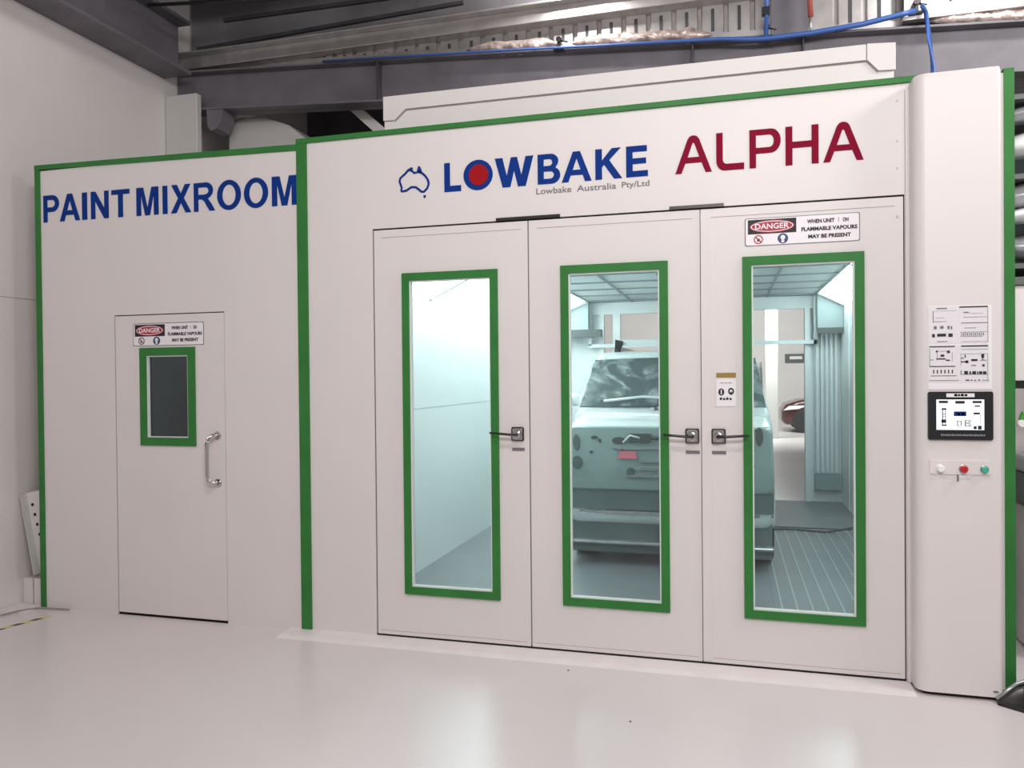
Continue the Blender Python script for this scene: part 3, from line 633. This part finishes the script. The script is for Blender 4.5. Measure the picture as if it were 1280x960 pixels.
# ------------------------------------------------------------------ signs
def danger(x0, x1, z0, z1, label, small):
    t = thing('danger_sign', label, 'sign', ((x0+x1)/2, YF, z0))
    w, h = x1-x0, z1-z0; y = YF+.004
    r = .01; P = []
    for (cx_, cz_, a) in ((x1-r, z1-r, 0), (x0+r, z1-r, 90), (x0+r, z0+r, 180), (x1-r, z0+r, 270)): P += arc(cx_, cz_, r, r, a, a+90, 4)
    MB().flat([P], M['white'], y-.003, .003).build('plate', t)
    P2 = [((p[0]-x0-w/2)*1.015+x0+w/2, (p[1]-z0-h/2)*1.05+z0+h/2) for p in P]
    MB().flat([P2], M['inkgrey'], y-.002, .002).build('edge_line', t)
    X = lambda u: x0+u*w; Z = lambda v: z0+v*h
    MB().box(X(.02), X(.455), y-.0042, y-.003, Z(.42), Z(.96), M['ink']).build('black_field', t)
    MB().flat([arc(X(.237), Z(.69), w*.200, h*.235, 0, 350, 30)], M['inkred'], y-.0052, .001).build('red_oval', t)
    MB().flat([arc(X(.237), Z(.69), w*.192, h*.205, 0, 350, 30), arc(X(.237), Z(.69), w*.184, h*.180, 0, 350, 30)], M['white'], y-.0056, .0004).build('white_oval_line', t)
    MB().text('DANGER', X(.085), X(.39), Z(.59), Z(.80), y-.0064, M['white'], bold=.02).build('danger_word', t)
    b = MB()
    b.flat([arc(X(.115), Z(.21), h*.17, h*.17, 0, 350, 24), arc(X(.115), Z(.21), h*.13, h*.13, 0, 350, 24)], M['inkred' if not small else 'ink'], y-.0036, .0006)
    b.flat([[(X(.115)-h*.11, Z(.21)+h*.08), (X(.115)-h*.08, Z(.21)+h*.11), (X(.115)+h*.11, Z(.21)-h*.08), (X(.115)+h*.08, Z(.21)-h*.11)]], M['inkred'], y-.0042, .0006)
    b.box(X(.115)-h*.05, X(.115)+h*.05, y-.0040, y-.0034, Z(.21)-h*.07, Z(.21)+h*.03, M['ink']); b.build('prohibition_symbol', t)
    b = MB(); b.flat([arc(X(.335), Z(.21), h*.19, h*.19, 0, 350, 24)], M['inkblue'], y-.0036, .0006)
    b.flat([arc(X(.335), Z(.25), h*.085, h*.09, 0, 350, 16)], M['white'], y-.0042, .0006)
    b.box(X(.335)-h*.05, X(.335)+h*.05, y-.0042, y-.0036, Z(.06), Z(.18), M['white'])
    b.build('respirator_symbol', t)
    b = MB()
    for (s_, a, c, v0, v1) in (('WHEN UNIT', .55, .79, .71, .86), ('ON', .86, .91, .71, .86), ('FLAMMABLE VAPOURS', .50, .985, .43, .58), ('MAY BE PRESENT', .56, .93, .15, .30)):
        b.text(s_, X(a), X(c), Z(v0), Z(v1), y-.0045, M['ink'], bold=.04)
    b.box(X(.822), X(.826), y-.0042, y-.003, Z(.71), Z(.88), M['inkgrey'])
    b.build('warning_words', t)
danger(.095, .668, 2.328, 2.472, 'wide danger sign above the right glazed door window', False)
danger(-3.940, -3.381, 1.860, 2.008, 'danger sign above the small window of the mixing room door', True)
t = thing('safety_sticker', 'small white safety sticker with gold band beside the right window', 'sticker', (-.013, YF, 1.45))
y = YF+.003
MB().box(-.072, .044, y-.001, y, 1.448, 1.668, M['panel']).build('film', t)
MB().box(-.066, .038, y-.002, y-.001, 1.449, 1.600, M['white'], b=.004).build('paper', t)
MB().box(-.066, .038, y-.003, y-.001, 1.608, 1.634, M['gold']).build('gold_band', t)
b = MB(); b.flat([arc(-.040, 1.528, .016, .020, 0, 340, 17)], M['ink'], y-.0028, .0006); b.flat([arc(.012, 1.532, .016, .019, 0, 340, 17), arc(.012, 1.532, .008, .010, 0, 340, 17)], M['ink'], y-.0028, .0006)
b.box(-.043, -.037, y-.0035, y-.0028, 1.515, 1.542, M['white']).box(.008, .016, y-.0032, y-.0026, 1.512, 1.530, M['ink'])
for k in range(4): b.box(-.048+.017*k, -.036+.017*k, y-.0028, y-.002, 1.484, 1.498-.003*(k % 2), M['ink'])
for k in range(3): b.box(-.045+.022*k, -.028+.022*k, y-.0028, y-.002, 1.576, 1.580, M['gold'])
b.build('pictograms', t)

# ------------------------------------------------------------------ vehicle inside the booth
def rrect(y, w, z0, z1, r=.12, tuck=0, cx=0, n=5):
    P = []
    for (sx, zz, a) in ((1, z1, 0), (-1, z1, 90), (-1, z0, 180), (1, z0, 270)):
        for k in range(n+1):
            t = math.radians(a+90*k/n); top = zz == z1
            hw = w/2-(tuck if top else 0)
            P.append((cx+sx*(hw-r)+r*math.cos(t), y, (zz-r if top else zz+r)+r*math.sin(t)))
    return P
VX = -.505
V = thing('delivery_vehicle', 'white part-stripped utility vehicle with masked windscreen inside the booth', 'vehicle', (VX, 8.3, 0))
body = MB()
secs = [(6.60, 1.66, .42, 1.18), (6.66, 1.72, .36, 1.215), (6.8, 1.75, .30, 1.245), (7.1, 1.76, .28, 1.285), (7.5, 1.76, .28, 1.30), (9.8, 1.76, .28, 1.29), (10.05, 1.68, .34, 1.26)]
body.loft([rrect(y, w, a, c, .10, .02, VX) for y, w, a, c in secs], M['carwhite'])
bd = body.build('body', V)
cab = MB(); cab.loft([rrect(6.96, 1.72, 1.15, 1.30, .05, .02, VX), rrect(7.04, 1.72, 1.15, 1.36, .06, .03, VX), rrect(7.46, 1.68, 1.15, 1.76, .07, .09, VX), rrect(7.62, 1.68, 1.15, 1.84, .07, .10, VX), rrect(8.0, 1.68, 1.15, 1.875, .07, .10, VX), rrect(9.7, 1.68, 1.15, 1.88, .07, .10, VX), rrect(10.0, 1.62, 1.15, 1.78, .07, .10, VX)], M['carwhite'])
lab(cab.build('cab', V), 'white cab and roof')
def ws(u, v, off=0):   # point on the windscreen
    y = 7.02+(7.48-7.02)*v; z = 1.325+(1.765-1.325)*v; hw = .815-.075*v
    bulge = .03*(1-u*u)
    return (VX+u*hw, y-bulge-off*.7, z+bulge*.5+off)
def wsheet(off, amp, m, name, par, su=1, v0=0, v1=1, N=16):
    b = MB(); vs = []; fs = []
    for i_ in range(N+1):
        for j in range(N+1):
            u = (-1+2*i_/N)*su; v = v0+(v1-v0)*j/N
            vs.append(ws(u, v, off+amp*noise.noise(Vector((u*5, v*5, 2)))))
    for i_ in range(N):
        for j in range(N): a = i_*(N+1)+j; fs.append((a, a+1, a+N+2, a+N+1))
    b.add(vs, fs, m, True); return b.build(name, par)
wsc = wsheet(.012, 0, M['carglass'], 'windscreen', V)
lab(wsheet(.028, .02, M['film'], 'masking_film', V, 1.02, -.03, 1.0, 26), 'crumpled clear masking film over the windscreen')
b = MB().tube([ws(.18, .02, .05), ws(.42, .32, .05), ws(.62, .70, .05), ws(.70, .95, .05)], .010, M['carwhite']); b.build('wiper', V)
b = MB().tube([ws(-.72, .03, .05), ws(-.3, .10, .05), ws(.1, .06, .05), ws(.5, .0, .05)], .012, M['carwhite']); b.build('wiper', V)
b = MB()
for k in range(26):
    u = -.25+1.2*k/26; b.cyl((VX+u*.6, 6.96+.01*(k % 3), 1.315+.022*random.random()), .018+.012*random.random(), .03, M['primerdk' if k % 2 else 'carwhite'], n=7)
b.build('cowl_clutter', V)
# stripped front face
b = MB().loft([rrect(6.555, 1.66, .66, 1.185, .05, .01, VX), rrect(6.66, 1.72, .60, 1.195, .05, .01, VX)], M['primer'])
fp = lab(b.build('front_panel', V, bevel=.01), 'bare grey-green front panel')
yq = 6.55
for (x0, x1, z0, z1) in ((-.815, -.625, 1.065, 1.135),): MB().box(x0, x1, yq-.02, yq+.01, z0, z1, M['shelf'], b=.01).build('intake_slot', fp)
MB().tube([(-.62, yq-.01, 1.105), (-.57, yq-.01, 1.10), (-.5, yq-.01, 1.09), (-.2, yq-.01, 1.10)], .014, M['shelf']).build('cable', fp)
for (x, z, rx, rz) in ((-1.262, 1.055, .028, .07), (-1.255, .885, .045, .055), (-.895, 1.075, .06, .03), (-1.105, 1.10, .03, .014), (-1.135, .975, .014, .014), (-.80, .81, .035, .04), (-.87, 1.005, .014, .02), (-1.06, 1.075, .014, .014), (.235, 1.12, .030, .075), (.21, 1.17, .01, .01), (.19, .88, .012, .012)):
    b = MB(); b.flat([arc(x, z, rx, rz, 0, 345, 18)], M['shelf' if rx < .02 or z > 1.06 else 'primerdk'], yq-.004, .02); b.build('aperture', fp)
MB().tube([(-.86, yq-.01, 1.06), (-.80, yq-.02, 1.12), (-.72, yq-.015, 1.10)], .010, M['carwhite']).build('bracket', fp)
lab(MB().prism([(-.905, .925), (-.745, .925), (-.755, .985), (-.80, .985), (-.885, .990)], yq-.012, yq, M['pink']).build('paper_tag', fp), 'pink paper tag')
for (x0, x1, z) in ((-.72, .0, .835), (-.83, .0, .775), (-.72, .1, .90), (-.95, .2, 1.01)): MB().box(x0, x1, yq-.012, yq+.004, z-.006, z+.010, M['silver']).build('moulding', fp)  # silver strips painting highlight lines on the panel, no real trim
# beams below
b = MB().box(VX-.85, VX+.85, 6.60, 6.68, .655, .70, M['primer']).box(VX-.85, VX+.85, 6.72, 6.78, .45, .68, M['primerdk']).box(-1.05, -1.02, 6.58, 6.70, .46, .68, M['primer'])
b.box(VX-.85, VX+.85, 6.572, 6.60, .49, .655, M['primerdk']); b.build('radiator_support', V)
MB().loft([[(VX+s*.85, 6.56+.06*abs(s)**3+a, z) for a, z in ((0, .455), (0, .475), (.06, .485), (.06, .44))] for s in [-1+k/8 for k in range(17)]], M['silver'], smooth=False).build('bumper_beam', V)
MB().box(VX-.84, VX+.84, 6.66, 6.72, .10, .43, M['primerdk']).box(VX-.85, VX+.85, 6.58, 6.68, .185, .215, M['silver']).build('lower_valance', V, bevel=.01)
for (sx, y) in ((-1, 7.15), (1, 7.15), (-1, 9.35), (1, 9.35)):
    x = VX+sx*.865-(.20 if sx > 0 else 0)
    w = MB().cyl((x, y, .33), .33, .20, M['rubber'], ax='x', n=28).build('wheel', V, bevel=.02)
    MB().cyl((x-.004 if sx < 0 else x+.196, y, .33), .20, .01, M['silver'], ax='x', n=20).build('rim', w)
for sx in (-1, 1):
    if sx == 1: MB().prism([(7.3, 1.36), (9.6, 1.36), (9.5, 1.74), (7.7, 1.74)], VX+.80, VX+.805, M['carglass'], 'x').build('side_window', V); continue
    m_ = MB(); cx_ = VX+sx*.90; m_.loft([[(cx_+.09*math.cos(t)*q, 7.30+yy, 1.40+.065*math.sin(t)*q) for t in [2*math.pi*k/14 for k in range(14)]] for yy, q in ((-.05, .5), (-.03, .9), (.02, 1), (.04, .85))], M['carwhite'])
    m_.box(min(cx_, cx_-sx*.12), max(cx_, cx_-sx*.12), 7.28, 7.32, 1.34, 1.37, M['carwhite']); m_.build('mirror', V)
    MB().prism([(7.3, 1.36), (9.6, 1.36), (9.5, 1.74), (7.7, 1.74)], VX+sx*.80, VX+sx*.805, M['carglass'], 'x').build('side_window', V)
rk = MB().box(VX-.60, VX+.60, 7.90, 7.97, 1.925, 1.985, M['carwhite'], b=.01).box(VX-.60, VX-.57, 7.85, 9.3, 1.88, 1.92, M['dkmetal']).box(VX+.57, VX+.60, 7.85, 9.3, 1.88, 1.92, M['dkmetal'])
for sx in (-1, 1): rk.prism([(VX+sx*.61, 1.86), (VX+sx*.55, 1.86), (VX+sx*.52, 1.97), (VX+sx*.60, 1.99)], 7.87, 7.91, M['dkmetal'])
rk.build('roof_rack', V)
# hose on the booth floor and a sill
b = MB().tube([(.30, 8.3, .04), (.6, 8.5, .02), (.95, 8.4, .02), (1.2, 8.3, .10), (1.33, 8.2, .42), (1.34, 8.2, .55)], .012, M['shelf'])
tag(b.build('breathing_hose'), 'thin dark hose lying on the booth floor by the right wall', 'hose')

# ------------------------------------------------------------------ workshop beyond the booth
R = thing('maroon_car', 'dark maroon car parked far beyond the open booth', 'car', (3.2, 23.5, 0))
def ring2(x, w, z0, z1, r, tuck=0):
    return [(x, 23.5+(q[0]), q[2]) for q in rrect(0, w, z0, z1, r, tuck)]
MB().loft([ring2(1.42, 1.3, .30, .62, .12), ring2(1.52, 1.6, .22, .78, .12), ring2(1.9, 1.72, .2, .90, .12), ring2(2.5, 1.75, .2, .96, .12), ring2(4.9, 1.75, .2, 1.0, .12), ring2(5.4, 1.5, .3, .9, .12)], M['carred']).build('body', R)
MB().loft([ring2(2.35, 1.5, .9, 1.0, .04), ring2(3.0, 1.45, .9, 1.42, .08, .12), ring2(4.3, 1.45, .9, 1.42, .08, .12), ring2(5.0, 1.5, .9, 1.05, .06)], M['carglass']).build('cabin', R)
for x in (2.0, 4.6):
    for y in (22.62, 24.2): MB().cyl((x, y, .32), .32, .18, M['rubber'], n=24).build('wheel', R, bevel=.02)
MB().prism([(1.45, .62), (1.85, .66), (2.1, .76), (1.6, .74)], 22.62, 22.68, M['white']).build('headlight', R)
b = MB().box(-2.1, -1.8, 27.6, 27.98, 0, 5.2, M['whitecol']); tag(b.build('far_column', bevel=.02), 'white pillar on the far wall left behind the booth', 'column')
b = MB().box(.9, 1.2, 20.6, 20.9, 0, 4.2, M['whitecol']); tag(b.build('rear_post', bevel=.02), 'pale post seen through the right window beyond the booth', 'column')
t = thing('far_wall_sign', 'small dark sign on the far wall seen through the right window', 'sign', (2.1, 27.97, 2.1))
MB().box(1.85, 2.55, 27.94, 28.0, 2.0, 2.3, M['shelf']).build('board', t); MB().box(2.0, 2.4, 27.93, 27.94, 2.12, 2.22, M['white']).build('panel', t)

# ------------------------------------------------------------------ right of the booth
S = thing('parts_rack', 'dark metal rack of silver car panels just right of the booth', 'rack', (2.2, 5.8, 0))
for x in (1.62, 3.0):
    for y in (5.35, 6.4): MB().box(x, x+.05, y, y+.05, 0, 3.35, M['shelf']).build('upright', S)
for z in (2.28, 2.82, 3.3): MB().box(1.62, 3.05, 5.35, 6.45, z-.03, z, M['shelf']).build('shelf', S)
MB().box(1.62, 3.05, 6.45, 6.47, 2.2, 3.35, M['greybox']).build('back_sheet', S)
def cpanel(cx, cz, w, h, bend, y, m, label, tilt=0):
    vs = []; fs = []; N = 14
    for i_ in range(N+1):
        for j in range(9):
            u = -1+2*i_/N; v = -1+2*j/8
            zz = cz+h*(v*(1-.35*u*u)+bend*(1-u*u)+tilt*u); vs.append((cx+w*u, y+.12*v*v+.1*u*u+j*.004, zz))
    for i_ in range(N):
        for j in range(8): a = i_*9+j; fs.append((a, a+1, a+10, a+9))
    b = MB(); b.add(vs, fs, M[m], True)
    o = b.build('body_panel', solid=.006); return tag(o, label, 'car panel', 'car panels on the rack')
cpanel(2.02, 3.20, .40, .07, .3, 5.30, 'silver', 'narrow silver car panel topmost on the rack', .1)
cpanel(2.02, 3.00, .40, .10, .3, 5.30, 'carwhite', 'white curved car panel on the top shelf of the rack')
cpanel(2.02, 2.70, .42, .11, .2, 5.30, 'silver', 'wide silver car panel on the middle shelf of the rack', .1)
cpanel(2.00, 2.56, .40, .06, .4, 5.24, 'carwhite', 'white curved car panel in front of the wide silver one', -.1)
cpanel(2.00, 2.40, .40, .10, -.2, 5.30, 'silver', 'silver car panel lowest on the rack')
b = MB().box(1.68, 2.9, 5.38, 5.9, 1.57, 2.15, M['panel']); b.box(1.62, 2.95, 5.36, 6.0, 2.15, 2.2, M['shelf']).box(1.62, 2.95, 5.5, 6.0, 1.52, 1.57, M['shelf']).box(1.62, 1.68, 5.42, 6.0, 0, 1.52, M['shelf'])
tag(b.build('wall_cabinet', bevel=.005), 'white fronted cabinet unit under the parts rack', 'cabinet')
t = thing('workbench', 'pale workbench with rounded front right of the booth', 'bench', (2.2, 5.3, 0))
MB().box(1.66, 2.9, 4.95, 5.34, .02, .84, M['panel']).build('base', t, bevel=.01)
MB().box(1.60, 2.95, 4.90, 5.34, .86, 1.06, M['shelf']).build('drawer_front', t, bevel=.03)
MB().box(1.58, 2.95, 4.88, 5.34, 1.06, 1.15, M['silver']).build('worktop', t, bevel=.02)
t = thing('green_sprayer', 'bright green spray tool on the workbench right of the booth', 'tool', (1.75, 5.05, 1.15))
MB().cyl((1.76, 5.08, 1.15), .10, .12, M['brightgreen'], ax='z', r2=.06).build('cup', t)
MB().prism([(1.60, 1.34), (1.64, 1.34), (1.74, 1.25), (1.9, 1.22), (1.9, 1.27), (1.70, 1.30), (1.62, 1.40)], 5.05, 5.09, M['brightgreen']).build('body', t, bevel=.006)
MB().cyl((1.61, 5.03, 1.33), .02, .05, M['white']).build('nozzle', t)
# black plastic moulding on the floor at the lower right corner
t = thing('black_moulding', 'black plastic car moulding lying on the floor at the lower right', 'car part', (1.7, 4.1, 0))
rings = []
for k in range(13):
    q = k/12; x = 1.255+1.2*q; hgt = .012+.085*min(1, q*9)
    yf = 4.262-.9*q; yb = 4.285+.10*min(1, q*6)
    rings.append([(x, yf+.0, .004), (x+.01, yf+.01, .014), (x+.05*q, yf+(yb-yf)*.5, .012), (x, yb-.02, hgt*.8), (x, yb, hgt+.006), (x, yb+.012, hgt)])
b = MB(); n = 6
b.add([p for r in rings for p in r], [(i_*n+k, i_*n+k+1, (i_+1)*n+k+1, (i_+1)*n+k) for i_ in range(12) for k in range(n-1)], M['dkmetal'], True)
b.build('shell', t, solid=.004)
MB().tube([(r[4][0], r[4][1], r[4][2]+.004) for r in rings], .009, M['silver']).build('rim', t)
MB().tube([(r[0][0], r[0][1], .006) for r in rings], .005, M['black']).build('lip', t)
MB().tube([(1.40, 4.33, .09), (1.40, 4.28, .085), (1.40, 4.22, .02)], .006, M['silver']).build('clip', t)

for (x, y, l) in ((-.455, 3.638, 'tiny dark speck of grit on the floor nearest the camera'), (-.863, 4.188, 'tiny grit speck on the floor just in front of the threshold strip')):
    tag(MB().cyl((x, y, 0), .007, .004, M['steel'], ax='z', n=7, r2=.004).build('grit'), l, 'grit')
